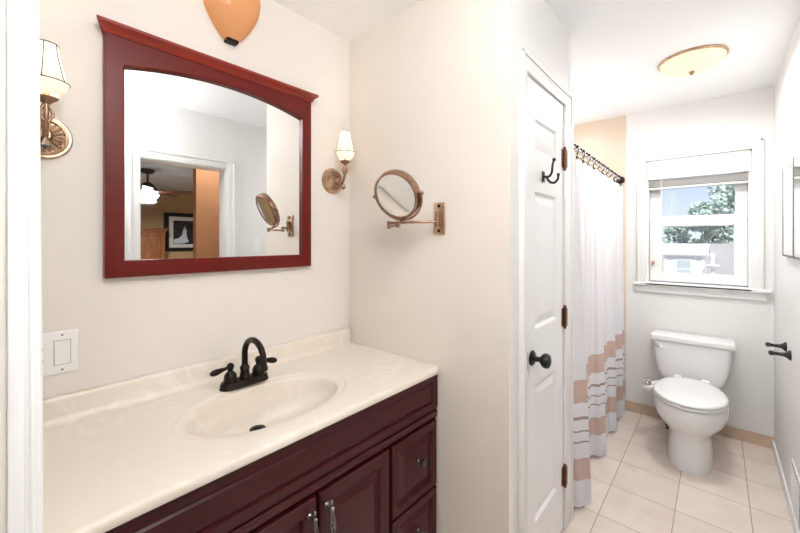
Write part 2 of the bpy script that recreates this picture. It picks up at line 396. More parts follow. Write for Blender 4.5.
# closet door: thing with panels, knob, hinges, hook
door = sroot('door_1', 'white panelled closet door with black knob and black coat hook', 'door', (1.578, Yd, 0))
DX0, DX1, DZ0, DZ1 = 1.354, 1.806, .008, 2.027
yf = Yd-.004       # front face
panels = [(1.455, 1.712, 1.745, 1.882), (1.455, 1.712, 1.03, 1.585), (1.475, 1.740, .24, .80)]
panels = [(1.450, 1.712, 1.745, 1.882), (1.450, 1.712, 1.025, 1.583), (1.450, 1.712, .240, .800)]
b = BM()
zs = [DZ0] + [z for p in sorted(panels, key=lambda q: q[2]) for z in (p[2], p[3])] + [DZ1]
px0, px1 = 1.450, 1.712
box(b, DX0, px0, yf, yf+.035, DZ0, DZ1); box(b, px1, DX1, yf, yf+.035, DZ0, DZ1)
for z0, z1 in ((zs[0], zs[1]), (zs[2], zs[3]), (zs[4], zs[5]), (zs[6], zs[7])): box(b, px0, px1, yf, yf+.035, z0, z1)
struct('door_leaf', b, 'door_paint', parent=door)
def raised_panel(bm, x0, x1, z0, z1, y, rec=.010, mould=.012, slope=.028, raise_=.007):
    """panel facing -Y, sunk by rec with a sloped moulding then a raised field"""
    loops = [(0, 0), (mould, rec), (mould+.006, rec), (mould+.006+slope, rec-raise_)]
    R_ = []
    for ins, d in loops:
        R_.append([bm.verts.new((x, y+d, z)) for x, z in ((x0+ins, z0+ins), (x1-ins, z0+ins), (x1-ins, z1-ins), (x0+ins, z1-ins))])
    ring_bridge(bm, R_, True, False, True); return bm
for p in panels:
    b = BM(); raised_panel(b, *p, yf, .010, .012, .03, .008); struct('door_panel', b, 'door_paint', parent=door)
b = BM(); lathe(b, [(.030, 0), (.031, .004), (.024, .010), (.011, .014), (.010, .034), (.018, .038), (.027, .048), (.029, .058), (.025, .068), (.012, .073), (0, .074)], (1.418, yf, .918), '-Y', 24)
o = obj('door_knob', b, 'black_iron', door, True); o['label'] = 'round black knob'
b = BM(); box(b, DX0+.0005, DX0+.022, yf-.0025, yf+.002, .885, .950, .001); o = obj('latch_plate', b, 'black_iron', door); o['label'] = 'black latch plate at the door edge'
for z in (1.775, 1.020, .262):
    b = BM(); tube(b, [(1.809, yf-.008, z-.045), (1.809, yf-.008, z+.045)], .007, 10)
    for k in (-.05, .05): ball(b, (1.809, yf-.008, z+k), .007, seg=10)
    box(b, 1.783, 1.809, yf-.003, yf, z-.042, z+.042); box(b, 1.809, 1.823, cy0-.003, cy0, z-.042, z+.042)
    o = obj('hinge', b, 'hinge_metal', door, True); o['label'] = 'rust brown hinge'
b = BM(); hx, hz = 1.540, 1.652
box(b, hx-.012, hx+.012, yf-.006, yf, hz-.022, hz+.024, .005, 3)
tube(b, [(hx, yf-.004, hz+.002), (hx, yf-.024, hz+.0), (hx, yf-.036, hz+.014), (hx, yf-.040, hz+.045), (hx, yf-.045, hz+.066)], lambda t: .0052-.001*t, 10, 6)
tube(b, [(hx, yf-.016, hz-.002), (hx, yf-.028, hz-.022), (hx, yf-.046, hz-.028), (hx, yf-.060, hz-.016), (hx, yf-.063, hz+.002)], lambda t: .0052-.001*t, 10, 6)
ball(b, (hx, yf-.046, hz+.068), .0075); ball(b, (hx, yf-.063, hz+.004), .0065)
o = obj('coat_hook', b, 'black_iron', door, True); o['label'] = 'black double coat hook'

# bedroom doorway casing in the right wall (seen in the vanity mirror)
b = BM()
box(b, dx0-.066, dx0, Yr, Yr+.016, 0, dz+.068, .003); box(b, dx1, dx1+.068, Yr, Yr+.016, 0, dz+.068, .003); box(b, dx0, dx1, Yr, Yr+.016, dz, dz+.068, .003)
box(b, dx0-.066, dx0-.050, Yr+.008, Yr+.024, 0, dz+.068, .003); box(b, dx1+.052, dx1+.068, Yr+.008, Yr+.024, 0, dz+.068, .003); box(b, dx0-.066, dx1+.068, Yr+.008, Yr+.024, dz+.052, dz+.068, .003)
box(b, dx0-.001, dx0+.006, Yr-.12, Yr, 0, dz); box(b, dx1-.006, dx1+.001, Yr-.12, Yr, 0, dz); box(b, dx0, dx1, Yr-.12, Yr, dz-.006, dz+.001)
struct('trim_4', b, 'trim_paint', 'white casing of the bedroom doorway reflected in the vanity mirror', 'trim', smooth=True)
b = BM(); box(b, dx0+.006, dx0+.010, Yr-.05, Yr-.015, 1.80, 1.89, .001); o = obj('strike_plate', b, 'hinge_metal'); tag(o, 'rust coloured hinge leaf left on the reflected doorway jamb', 'hinge')

# bedroom beyond
bx0, bx1, by0, by1 = -1.4, 4.6, -5.5, Yr-.12
b = BM(); box(b, bx0-.1, bx1+.1, by0-.1, by1, -.1, 0); struct('floor_bedroom', b, 'carpet', 'beige bedroom carpet beyond the doorway', 'floor')
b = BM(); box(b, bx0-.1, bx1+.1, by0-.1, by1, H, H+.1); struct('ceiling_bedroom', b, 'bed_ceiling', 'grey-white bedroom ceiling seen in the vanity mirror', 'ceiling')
b = BM(); box(b, bx0, bx1, by0-.1, by0, 0, H); struct('wall_bedroom_far', b, 'tan_paint', 'tan bedroom wall carrying the black framed picture', 'wall')
b = BM(); box(b, bx0-.1, bx0, by0-.1, by1, 0, H); struct('wall_bedroom_left', b, 'tan_paint', 'tan side wall of the bedroom', 'wall')
b = BM(); box(b, bx1, bx1+.1, by0-.1, by1, 0, H); struct('wall_bedroom_right', b, 'tan_paint', 'tan side wall of the bedroom opposite', 'wall')
b = BM(); box(b, bx0-.1, -1.6, by1-.1, by1+.0, 0, H); box(b, Xw+.2, bx1+.1, by1-.0, by1+.1, 0, H); struct('wall_bedroom_near', b, 'tan_paint', 'bedroom wall on the bathroom side', 'wall')
b = BM(); box(b, 1.335, 2.2, -1.12, -1.04, 0, H); struct('wall_orange', b, 'orange_paint', 'burnt orange wall end seen through the reflected doorway', 'wall')

# ---------------------------------------------------------------- window
win = sroot('window_1', 'white double-hung window over the toilet with raised blind', 'window', (Xw, .126, wz0))
b = BM()
cx = Xw-.018
box(b, cx, Xw, wy1, .484, wz0, wz1+.062, .003); box(b, cx, Xw, -.232, wy0, wz0, wz1+.062, .003); box(b, cx, Xw, wy0, wy1, wz1, wz1+.062, .003)
box(b, cx-.008, cx+.003, .468, .484, wz0, wz1+.062, .003); box(b, cx-.008, cx+.003, -.232, -.216, wz0, wz1+.062, .003); box(b, cx-.008, cx+.003, -.232, .484, wz1+.046, wz1+.062, .003)
struct('window_casing', b, 'trim_paint', parent=win, smooth=True)
b = BM(); box(b, Xw-.045, Xw+.10, wy0+.001, wy1-.001, wz0-.018, wz0+.004, .004); box(b, Xw-.045, Xw-.0005, -.266, .505, wz0-.022, wz0+.002, .006, 3)
box(b, Xw-.020, Xw-.0005, -.250, .490, wz0-.075, wz0-.022, .004)
struct('window_sill', b, 'trim_paint', parent=win, smooth=True)
b = BM()
for y0, y1 in ((wy0, wy0+.016), (wy1-.016, wy1)): box(b, Xw+.002, Xw+.155, y0, y1, wz0+.004, wz1)
box(b, Xw+.002, Xw+.155, wy0, wy1, wz1-.016, wz1); box(b, Xw+.10, Xw+.16, wy0, wy1, wz0-.01, wz0+.012)
struct('window_frame', b, 'trim_paint', parent=win)
def sash(x, y0, y1, z0, z1, gy0, gy1, gz0, gz1, name):
    b = BM(); t = .035
    box(b, x, x+t, y0, gy0, z0, z1, .002); box(b, x, x+t, gy1, y1, z0, z1, .002); box(b, x, x+t, gy0, gy1, z0, gz0, .002); box(b, x, x+t, gy0, gy1, gz1, z1, .002)
    for q in ((gy0, gy0+.006, gz0, gz1), (gy1-.006, gy1, gz0, gz1), (gy0, gy1, gz0, gz0+.006), (gy0, gy1, gz1-.006, gz1)): box(b, x+.006, x+.022, *q)
    s = struct(name, b, 'trim_paint', parent=win)
    b = BM(); box(b, x+.014, x+.018, gy0+.002, gy1-.002, gz0+.002, gz1-.002); struct('window_pane', b, 'pane_glass', parent=s)
sash(Xw+.056, wy0+.02, wy1-.02, wz0+.012, 1.555, -.093, .336, 1.133, 1.500, 'lower_sash')
sash(Xw+.096, wy0+.017, wy1-.017, 1.520, wz1-.016, -.100, .345, 1.572, wz1-.06, 'upper_sash')
b = BM(); box(b, Xw+.030, Xw+.056, .378, .396, 1.195, 1.222, .003); ball(b, (Xw+.026, .387, 1.208), .009); o = obj('sash_lock', b, 'antique_brass', win, True); o['label'] = 'small brass sash latch'

bl = thing('window_blind', 'white blind pulled up in a stack at the window top', 'blind', (Xw+.02, .126, 1.9))
b = BM(); box(b, Xw-.012, Xw+.004, wy0+.006, wy1-.006, 1.868, 2.004, .003); box(b, Xw-.014, Xw+.0, wy0+.004, wy1-.004, 1.862, 1.875, .003); obj('valance', b, 'trim_paint', bl, True)
b = BM(); box(b, Xw+.008, Xw+.048, wy0+.012, wy1-.012, 1.955, 1.995, .002); obj('headrail', b, 'blind', bl)
for k in range(9):
    b = BM(); z = 1.860 - .0062*k; n = 6
    r0 = []
    for yy in (wy0+.014, wy1-.014):
        r0.append([b.verts.new((Xw+.006+.05*i/n, yy, z+.002*sin(pi*i/n))) for i in range(n+1)] + [b.verts.new((Xw+.006+.05*(n-i)/n, yy, z-.0022+.002*sin(pi*i/n))) for i in range(n+1)])
    ring_bridge(b, r0, True, True, True); obj('slat', b, 'blind', bl, True)
b = BM(); box(b, Xw+.004, Xw+.058, wy0+.014, wy1-.014, 1.786, 1.800, .004); obj('bottom_rail', b, 'blind', bl, True)
b = BM(); tube(b, [(Xw+.004, .330, 1.87), (Xw+.002, .330, 1.60)], .0022, 8); ball(b, (Xw+.002, .330, 1.592), .006, (1, 1, 1.8)); obj('tilt_wand', b, 'cord', bl, True)

# ---------------------------------------------------------------- vanity
VX0, VX1, VY = .020, 1.219, .880
van = thing('vanity_cabinet', 'dark mahogany bathroom vanity cabinet with doors and drawers', 'cabinet', (.62, 1.15, 0))
b = BM()
box(b, VX0, VX1, VY+.018, 1.42, .10, .680); box(b, VX0, VX0+.02, VY, 1.42, .10, .835); box(b, VX1-.02, VX1, VY, 1.42, .10, .835); box(b, VX0, VX1, 1.40, 1.42, .1, .835)
box(b, VX0+.03, VX1-.03, VY+.07, 1.40, 0, .10)
# face frame
for x0, x1 in ((VX0, .060), (.308, .322), (.613, .627), (.922, .934), (1.198, VX1)): box(b, x0, x1, VY+.001, VY+.02, .10, .835)
box(b, VX0, VX1, VY+.001, VY+.02, .10, .118)
obj('carcass', b, 'mahogany', van)
b = BM(); box(b, VX0, VX1, VY-.004, VY+.018, .665, .838, .002)
o = obj('apron_rail', b, 'mahogany', van)
b = BM()
# long false front: frame strips around a sunken flat
fx0, fx1, fz0, fz1 = VX0, VX1-.004, .702, .832
yy = VY-.004
R_ = []
for ins, d in ((0, 0), (0, -.010), (.030, -.010), (.034, -.003), (.040, -.003), (.048, -.009), (.056, -.009)):
    R_.append([b.verts.new((x, yy+d, z)) for x, z in ((fx0+ins, fz0+ins*.75), (fx1-ins, fz0+ins*.75), (fx1-ins, fz1-ins*.75), (fx0+ins, fz1-ins*.75))])
ring_bridge(b, R_, True, True, True); obj('false_front', b, 'mahogany', van)
b = BM(); box(b, VX0, VX1, VY-.012, VY+.004, .660, .686, .004, 3); box(b, VX0, VX1, VY-.008, VY+.004, .690, .701, .003); obj('waist_moulding', b, 'mahogany', van, True)
def front(name, x0, x1, z0, z1, fr):
    b = BM(); y = VY-.002; t = .018
    R_ = []
    for ins, d in ((0, t), (0, .003), (.003, 0), (fr-.006, 0), (fr, .004), (fr+.003, .010), (fr+.010, .010), (fr+.034, .002), (fr+.036, .002)):
        R_.append([b.verts.new((x, y-t+d, z)) for x, z in ((x0+ins, z0+ins), (x1-ins, z0+ins), (x1-ins, z1-ins), (x0+ins, z1-ins))])
    ring_bridge(b, R_, True, True, True)
    return obj(name, b, 'mahogany', van)
yk = VY-.02
def knob(p, x, z):
    b = BM(); lathe(b, [(.009, 0), (.008, .003), (.0045, .006), (.0045, .014), (.010, .018), (.0135, .023), (.0125, .029), (.006, .032), (0, .0325)], (x, yk, z), '-Y', 18)
    o = obj('knob', b, 'dark_metal', p, True); o['label'] = 'dark round metal knob'
def pull(p, x, z):
    b = BM(); h = .062
    for s in (-1, 1):
        lathe(b, [(.0085, 0), (.006, .003), (.0042, .007), (.0042, .022), (0, .024)], (x, yk, z+s*h*.78), '-Y', 12)
        ball(b, (x, yk-.024, z+s*h*.78), .0075); ball(b, (x, yk-.022, z+s*h*1.06), .005, (1, 1, 1.5))
    for k in range(4):
        pts = []
        for i in range(25):
            t = i/24; a = k*pi/2 + t*pi*1.5; r = .0055*sin(pi*t)+.001
            pts.append((x+r*cos(a), yk-.024-.006*sin(pi*t)+r*sin(a), z-h*.78+2*h*.78*t))
        tube(b, pts, .0021, 6)
    o = obj('pull_handle', b, 'aged_silver', p, True, 60); o['label'] = 'silver twisted cage pull handle'
for x0, x1 in ((.050, .306), (.936, 1.202)):
    for z0, z1 in ((.392, .652), (.124, .382)):
        d = front('drawer', x0, x1, z0, z1, .030); knob(d, (x0+x1)/2+.01, (z0+z1)/2+.02)
d = front('cabinet_door', .324, .6145, .124, .652, .044); pull(d, .592, .560)
d = front('cabinet_door', .6255, .920, .124, .652, .044); pull(d, .650, .560)

# countertop with integral basin
CT = .864; cx_, cy_, ea, eb = .606, 1.100, .250, .155
X0c, X1c, Y0c, Y1c = .014, Xe-.0005, .855, Yl-.001
b = BM()
angs = sorted(set([2*pi*i/144 for i in range(144)] + [math.atan2(y-cy_, x-cx_) % (2*pi) for x in (X0c+.01, X1c-.001) for y in (Y0c+.012, Y1c-.001)]))
def rect_hit(a, x0, x1, y0, y1):
    dx, dy = cos(a), sin(a); t = 9e9
    if dx > 1e-9: t = min(t, (x1-cx_)/dx)
    if dx < -1e-9: t = min(t, (x0-cx_)/dx)
    if dy > 1e-9: t = min(t, (y1-cy_)/dy)
    if dy < -1e-9: t = min(t, (y0-cy_)/dy)
    return Vector((cx_+dx*t, cy_+dy*t, 0))
def ell(a, s):
    dx, dy = cos(a), sin(a); r = 1/math.sqrt((dx/ea)**2+(dy/eb)**2); return Vector((cx_+dx*r*s, cy_+dy*r*s, 0))
rings = []
def bowl(s):
    d = .134*(1-s**4.0)**.62 if s < 1 else 0
    return d
prof = []
for s in (.10, .2, .3, .4, .5, .6, .68, .75, .81, .86, .90, .93, .95): prof.append((s, .006+bowl(s)))
prof += [(.965, .030), (.978, .018), (.988, .0115), (1.0, .0085), (1.02, .0076), (1.06, .0070), (1.10, .0062), (1.115, .0050), (1.125, .0018), (1.135, .0004), (1.15, 0)]
prev = None
for s, d in prof:
    ring = []
    for a in angs:
        p = ell(a, s)
        ring.append(b.verts.new((p.x, p.y + (.09*(1-s)**1.25 if s < 1 else 0), CT-d)))
    rings.append(ring)
for f in (.35, .7):
    ring = []
    for a in angs:
        p = ell(a, 1.15).lerp(rect_hit(a, X0c+.01, X1c-.001, Y0c+.012, Y1c-.001), f); ring.append(b.verts.new((p.x, p.y, CT)))
    rings.append(ring)
for k, (off, z) in enumerate(((0, 0), (.5, -.0012), (.85, -.005), (1, -.010), (1, -.020), (.9, -.0245), (.7, -.026))):
    ring = []
    for a in angs:
        p = rect_hit(a, X0c+.01, X1c-.001, Y0c+.012, Y1c-.001)
        q = rect_hit(a, X0c, X1c, Y0c, Y1c)
        p = Vector((p.x, p.y, 0)).lerp(q, off); ring.append(b.verts.new((p.x, p.y, CT+z)))
    rings.append(ring)
b.faces.new(rings[0])
ring_bridge(b, rings)
# underside at the rim, and under the basin
und = []
for s, z in ((1.2, CT-.026), (1.16, CT-.10), (1.02, CT-.155), (.4, CT-.165)):
    und.append([b.verts.new((ell(a, s).x, ell(a, s).y+.05*(1-min(s, 1)), z)) for a in angs])
ring_bridge(b, [rings[-1]]+und, True, False, True)
for f in b.faces: f.smooth = True
top = obj('countertop', b, 'cultured_marble', None, True, 60)
tag(top, 'cream swirled cultured marble countertop with integral oval basin', 'countertop')
# backsplash
b = BM()
pr = [(Yl-.0005, CT-.001), (Yl-.0005, .934), (Yl-.004, .9375), (Yl-.016, .9375), (Yl-.021, .934), (Yl-.023, .928), (Yl-.0245, CT+.020), (Yl-.028, CT+.010), (Yl-.035, CT+.003), (Yl-.044, CT+.0004), (Yl-.044, CT-.001)]
rr = [[b.verts.new((x, y, z)) for y, z in pr] for x in (X0c, Xe-.012)]
ring_bridge(b, rr, True, True, True); obj('backsplash', b, 'cultured_marble', top, True, 50)
b = BM(); lathe(b, [(.026, .0), (.026, .003), (.020, .005), (.017, .002)], (cx_, cy_+.090, CT-.131), 'Z', 24); lathe(b, [(.015, .002), (.015, .007), (.008, .010), (0, .010)], (cx_, cy_+.090, CT-.131), 'Z', 24)
o = obj('drain', b, 'bronze', top, True); o['label'] = 'dark bronze basin drain'

# faucet
FX, FY = .608, 1.290
fa = thing('faucet', 'oil-rubbed bronze gooseneck faucet with two lever handles', 'faucet', (FX, FY, CT))
b = BM()
n = 40; rings = []
for s, z in ((1.0, 0), (1.0, .004), (.93, .007), (.90, .016), (.82, .022), (.0, .023)):
    ring = []
    for i in range(n):
        a = 2*pi*i/n; hx = .058; r = .030
        ring.append(b.verts.new((FX+(hx if cos(a) > 0 else -hx)*(1 if s else 0)+r*s*cos(a)+0, FY+r*s*sin(a), CT+z)))
    rings.append(ring)
ring_bridge(b, rings[:-1], True, True, True); bmesh.ops.delete(b, geom=rings[-1], context='VERTS')
obj('base_plate', b, 'bronze', fa, True, 50)
b = BM(); lathe(b, [(.021, .018), (.020, .026), (.0165, .036), (.0150, .050), (.0172, .058), (.0172, .062), (.0125, .066), (.0115, .072)], (FX, FY, CT), 'Z', 24)
pts = [(FX, FY, CT+.06), (FX, FY, CT+.112)]
for i in range(1, 17):
    a = pi*i/16*.97; pts.append((FX, FY-.068+.068*cos(a), CT+.112+.058*sin(a)))
pts.append((FX, FY-.140, CT+.092))
tube(b, pts, .0105, 16); lathe(b, [(.0125, 0), (.0128, .010), (.0108, .013)], (FX, FY-.140, CT+.082), 'Z', 18)
obj('spout', b, 'bronze', fa, True, 50)
for sx, dv in ((-1, Vector((-1, -.10, -.10))), (1, Vector((.62, -.78, -.02)))):
    b = BM(); hx = FX+sx*.052
    lathe(b, [(.023, .018), (.0235, .026), (.0215, .034), (.021, .044), (.017, .052), (.010, .058), (.008, .063), (.0115, .068), (.0125, .074), (.0105, .082), (.005, .087), (0, .088)], (hx, FY, CT), 'Z', 24)
    ball(b, (hx, FY, CT+.076), .0125)
    dv.normalize(); o0 = Vector((hx, FY, CT+.074))
    tube(b, [o0+dv*t for t in (.004, .014, .024, .034, .048, .060, .068, .071)], lambda t: [.007, .0056, .0064, .0084, .0108, .0104, .0068, .002][min(7, int(t*7+.5))], 14)
    obj('lever_handle', b, 'bronze', fa, True, 60)
b = BM(); tube(b, [(FX, FY+.020, CT+.02), (FX, FY+.020, CT+.055)], .003, 8); ball(b, (FX, FY+.020, CT+.058), .006); obj('drain_lift_rod', b, 'bronze', fa, True)

# ---------------------------------------------------------------- framed vanity mirror
mir = thing('wall_mirror', 'large cherry red framed mirror with arched top and crown', 'mirror', (.596, Yl, 1.27))
yF = Yl-.030
ox0, ox1, ix0, ix1, oz0, iz0, izs, izt, oz1 = .226, .969, .276, .925, 1.268, 1.321, 1.932, 1.976, 2.024
b = BM()
N = 28
inner = [(ix0, iz0), (ix1, iz0)] + [(ix1+(ix0-ix1)*i/N, izs+(izt-izs)*(1-((2*i/N-1))**2)) for i in range(N+1)]
# outer points matched to each inner point
outer = [(ox0, oz0), (ox1, oz0)] + [((ox1 if i == 0 else ox0 if i == N else ix1+(ix0-ix1)*i/N), oz1) for i in range(N+1)]
def rr_(pts, y): return [b.verts.new((x, y, z)) for x, z in pts]
def inset(pts, t):
    cxm, czm = .596, 1.63
    return [(x+(t if x < cxm-.3 else -t if x > cxm+.3 else 0), z+(t if z < 1.5 else -t)) for x, z in pts]
Rs = [rr_(outer, Yl), rr_(outer, yF+.002), rr_([(x, z) for x, z in inset(outer, .002)], yF), rr_(inset(inner, -.004), yF), rr_(inner, yF+.004), rr_(inner, Yl-.012)]
ring_bridge(b, Rs); obj('frame', b, 'cherry', mir, True, 30)
b = BM()
prc = [(0, 2.020), (-.034, 2.020), (-.037, 2.026), (-.040, 2.032), (-.050, 2.040), (-.054, 2.043), (-.054, 2.052), (0, 2.052)]
for_ends = []
for k, x in enumerate((0, 1)):
    ring = []
    for dy, z in prc:
        ex = max(0, (-dy-.030))*.95
        ring.append(b.verts.new(((ox0-ex) if x == 0 else (ox1+ex), Yl+dy, z)))
    for_ends.append(ring)
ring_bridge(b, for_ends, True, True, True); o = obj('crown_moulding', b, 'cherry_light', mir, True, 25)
b = BM(); poly = [(x, z) for x, z in inset(inner, -.006)]
prism(b, poly, .004, Matrix(((1, 0, 0, 0), (0, 0, 1, Yl-.012), (0, 1, 0, 0), (0, 0, 0, 1)))); obj('mirror_glass', b, 'mirror', mir)

# ---------------------------------------------------------------- sconces
def make_sconce(x, label):
    z = 1.677
    t = thing('wall_sconce', label, 'wall lamp', (x, Yl, z), 'crystal shade sconces beside the mirror')
    b = BM(); lathe(b, [(.062, 0), (.063, .006), (.059, .012), (.054, .012), (.052, .017), (.047, .018), (.045, .013), (.028, .016), (.016, .026), (.014, .034), (0, .036)], (x, Yl, z), '-Y', 56, wav=lambda a, k: 1+(.05*cos(14*a) if k in (6, 7) else 0))
    for i in range(20):
        a = 2*pi*i/20
        tube(b, [(x+.020*cos(a), Yl-.020, z+.020*sin(a)), (x+.035*cos(a), Yl-.021, z+.035*sin(a)), (x+.042*cos(a), Yl-.015, z+.042*sin(a))], lambda q: .0022+.0016*q, 6)
    obj('back_plate', b, 'antique_gold', t, True, 50)
    b = BM(); tube(b, [(x, Yl-.025, z-.004), (x, Yl-.055, z-.022), (x, Yl-.085, z-.010), (x, Yl-.098, z+.025), (x, Yl-.100, z+.060), (x, Yl-.100, z+.078)], lambda q: .0065-.0012*q, 12, 8)
    tube(b, [(x, Yl-.045, z-.016), (x, Yl-.060, z+.004), (x, Yl-.048, z+.018), (x, Yl-.036, z+.008)], lambda q: .0045-.002*q, 10, 6)
    for s in (-1, 1): tube(b, [(x+s*.002, Yl-.098, z+.020), (x+s*.013, Yl-.099, z+.042), (x+s*.004, Yl-.1, z+.066)], .0035, 8, 6)
    obj('arm', b, 'antique_brass', t, True, 50)
    b = BM(); lathe(b, [(.004, .066), (.010, .070), (.018, .076), (.024, .082), (.0245, .085), (.018, .085), (.008, .083)], (x, Yl-.1, z), 'Z', 28); obj('bobeche', b, 'antique_brass', t, True, 50)
    sh = [(.026, .092), (.037, .105), (.046, .126), (.042, .134), (.035, .163), (.028, .194), (.0235, .225)]
    b = BM(); lathe(b, sh+[(r-.002, h) for r, h in reversed(sh)], (x, Yl-.1, z), 'Z', 12, cap=False); o = obj('shade', b, 'lit_shade_glass', t); o['label'] = 'glowing white faceted glass shade'
    b = BM()
    for i in range(6):
        a = 2*pi*i/6+.26; tube(b, [(x+(r+.0008)*cos(a), Yl-.1+(r+.0008)*sin(a), z+h) for r, h in sh[2:]], .0011, 5)
    for r, h in ((.0465, .126), (.0240, .225)):
        torus(b, (x, Yl-.1, z+h), r, .0013, seg=32, s2=6)
    obj('shade_wires', b, 'dark_metal', t, True)
    b = BM(); tube(b, [(x, Yl-.1, z+.083), (x, Yl-.1, z+.118)], .008, 12); obj('lamp_socket', b, 'antique_gold', t, True)
    b = BM(); ball(b, (x, Yl-.1, z+.150), .012, (1, 1, 2)); obj('bulb', b, 'bulb_glass', t, True)
    b = BM()
    bmesh.ops.create_cone(b, cap_ends=True, segments=8, radius1=.010, radius2=.003, depth=.020, matrix=Matrix.Translation((x, Yl-.088, z-.030)))
    bmesh.ops.create_cone(b, cap_ends=True, segments=8, radius1=.001, radius2=.010, depth=.010, matrix=Matrix.Translation((x, Yl-.088, z-.045)))
    tube(b, [(x, Yl-.088, z-.020), (x, Yl-.085, z-.010)], .0015, 6)
    o = obj('crystal_drop', b, 'crystal', t); o['label'] = 'clear crystal drop'
    light('sconce_glow', 'POINT', (x, Yl-.1, z+.185), 1.4, (1, .84, .62), .012)
make_sconce(.094, 'brass wall sconce left of the mirror, partly behind the white trim')
make_sconce(1.110, 'brass wall sconce in the corner right of the mirror')

# amber glass wall light above the mirror
am = thing('amber_wall_light', 'amber glass half-bowl wall light above the red mirror', 'wall lamp', (.612, Yl, 2.14))
b = BM(); rings = []; ax, az = .612, 2.157
for i in range(17):
    s = i/16; ww = .022+.086*(sin(s*pi/2))**.80; dd = .020+.085*(sin(s*pi/2))**.9; z = az+.172*s
    ring = []
    for k in range(25):
        a = pi*k/24
        ring.append(b.verts.new((ax-ww*cos(a), Yl-.004-dd*sin(a)**.75, z)))
    rings.append(ring)
ring_bridge(b, rings, False)
bmesh.ops.solidify(b, geom=list(b.faces), thickness=.004)
o = obj('glass_shade', b, 'amber_glass', am, True, 50)
b = BM(); box(b, ax-.022, ax+.022, Yl-.032, Yl-.001, az-.009, az+.004, .002); obj('bottom_cap', b, 'bronze', am)
b = BM(); box(b, ax-.05, ax+.05, Yl-.012, Yl-.001, az+.03, az+.14, .003); obj('wall_plate', b, 'bronze', am)
b = BM(); ball(b, (ax, Yl-.045, az+.10), .018, (1, 1, 1.3)); tube(b, [(ax, Yl-.045, az+.05), (ax, Yl-.045, az+.085)], .010, 10); tube(b, [(ax, Yl-.010, az+.06), (ax, Yl-.045, az+.06)], .006, 10); obj('bulb', b, 'plastic', am, True)

# outlet and switch plate on vanity wall
pl = thing('outlet_plate', 'white double plate with outlet and rocker switch above the counter', 'outlet', (.111, Yl, 1.06))
b = BM(); box(b, .053, .170, Yl-.006, Yl, 1.000, 1.122, .003, 3); obj('cover_plate', b, 'plastic', pl, True)
b = BM(); box(b, .117, .151, Yl-.009, Yl-.004, 1.027, 1.095, .001); r = obj('rocker_switch', b, 'plastic', pl)
b = BM()
for q in ((.1155, .117), (.151, .1525)): box(b, *q, Yl-.0065, Yl-.005, 1.0255, 1.0965)
for q in ((1.0255, 1.027), (1.095, 1.0965)): box(b, .1155, .1525, Yl-.0065, Yl-.005, *q)
obj('switch_gap', b, 'grey_gap', pl)
b = BM(); box(b, .070, .104, Yl-.008, Yl-.004, 1.027, 1.095, .001); rc = obj('receptacle', b, 'plastic', pl)
b = BM()
for z in (1.045, 1.078):
    for x in (.079, .092): box(b, x-.0012, x+.0012, Yl-.0085, Yl-.0075, z-.004, z+.004)
    box(b, .0835, .0875, Yl-.0085, Yl-.0075, z-.013, z-.009)
obj('outlet_slots', b, 'dark_slot', rc)
for x in (.087, .134):
    for z in (1.011, 1.111):
        b = BM(); lathe(b, [(.003, 0), (.0025, .001), (0, .0012)], (x, Yl-.006, z), '-Y', 10); obj('screw', b, 'aged_silver', pl)

# ---------------------------------------------------------------- magnifying mirror
mg = thing('magnifying_mirror', 'round antique brass swing-arm magnifying mirror on the cream wall', 'mirror', (Xe, .857, 1.474))
b = BM(); box(b, Xe-.010, Xe, .829, .885, 1.408, 1.541, .004, 3); o = obj('bracket_plate', b, 'antique_gold', mg, True)
for z in (1.424, 1.526):
    b = BM(); lathe(b, [(.007, 0), (.006, .003), (0, .004)], (Xe-.010, .857, z), '-X', 12); obj('mounting_screw', b, 'bronze', mg, True)
b = BM(); tube(b, [(Xe-.022, .857, 1.440), (Xe-.022, .857, 1.502)], .010, 14); box(b, Xe-.022, Xe-.008, .849, .865, 1.445, 1.497, .002); obj('pivot_barrel', b, 'antique_brass', mg, True, 50)
J = Vector((1.075, 1.010, 1.447)); P0 = Vector((Xe-.022, .857, 1.462)); Mc = Vector((1.030, .924, 1.560))
b = BM(); tube(b, [P0, Vector((1.080, .985, 1.456)), J+Vector((0, 0, .008))], .0055, 10); tube(b, [J+Vector((0, 0, -.014)), J+Vector((0, 0, .016))], .008, 12); obj('swing_arm', b, 'antique_brass', mg, True, 60)
B1 = Vector((1.035, .925, 1.446))
b = BM(); tube(b, [J+Vector((0, 0, -.006)), B1], .0055, 10); tube(b, [B1+Vector((0, 0, -.012)), B1+Vector((0, 0, .012))], .008, 12); obj('swing_arm', b, 'antique_brass', mg, True, 60)
nrm = Vector((-.885, -.12, -.44)).normalized()
side = Vector((0, 0, 1)).cross(nrm).normalized(); upv = nrm.cross(side).normalized()
Rm = Matrix((side, upv, nrm)).transposed()
Rr = .093
b = BM(); yoke = []
sp_ = side*(Rr+.012)
dn = Vector((0, 0, -1))
pts = [Mc + sp_*cos(a) - upv*(Rr+.012)*sin(a) for a in [pi*i/24 for i in range(25)]]
tube(b, pts, .0042, 8); tube(b, [B1, Mc-upv*(Rr+.012)], .006, 10)
for s in (-1, 1): ball(b, Mc+side*s*(Rr+.016), .008); 
obj('yoke', b, 'antique_brass', mg, True, 60)
b = BM(); lathe(b, [(Rr-.008, .015), (Rr-.002, .018), (Rr+.003, .015), (Rr+.002, .006), (Rr+.005, 0), (Rr+.002, -.006), (Rr+.003, -.015), (Rr-.002, -.018), (Rr-.008, -.015)], Mc, 'Z', 56, cap=False, mtx=Rm.to_4x4()); obj('rim', b, 'antique_brass', mg, True, 50)
b = BM()
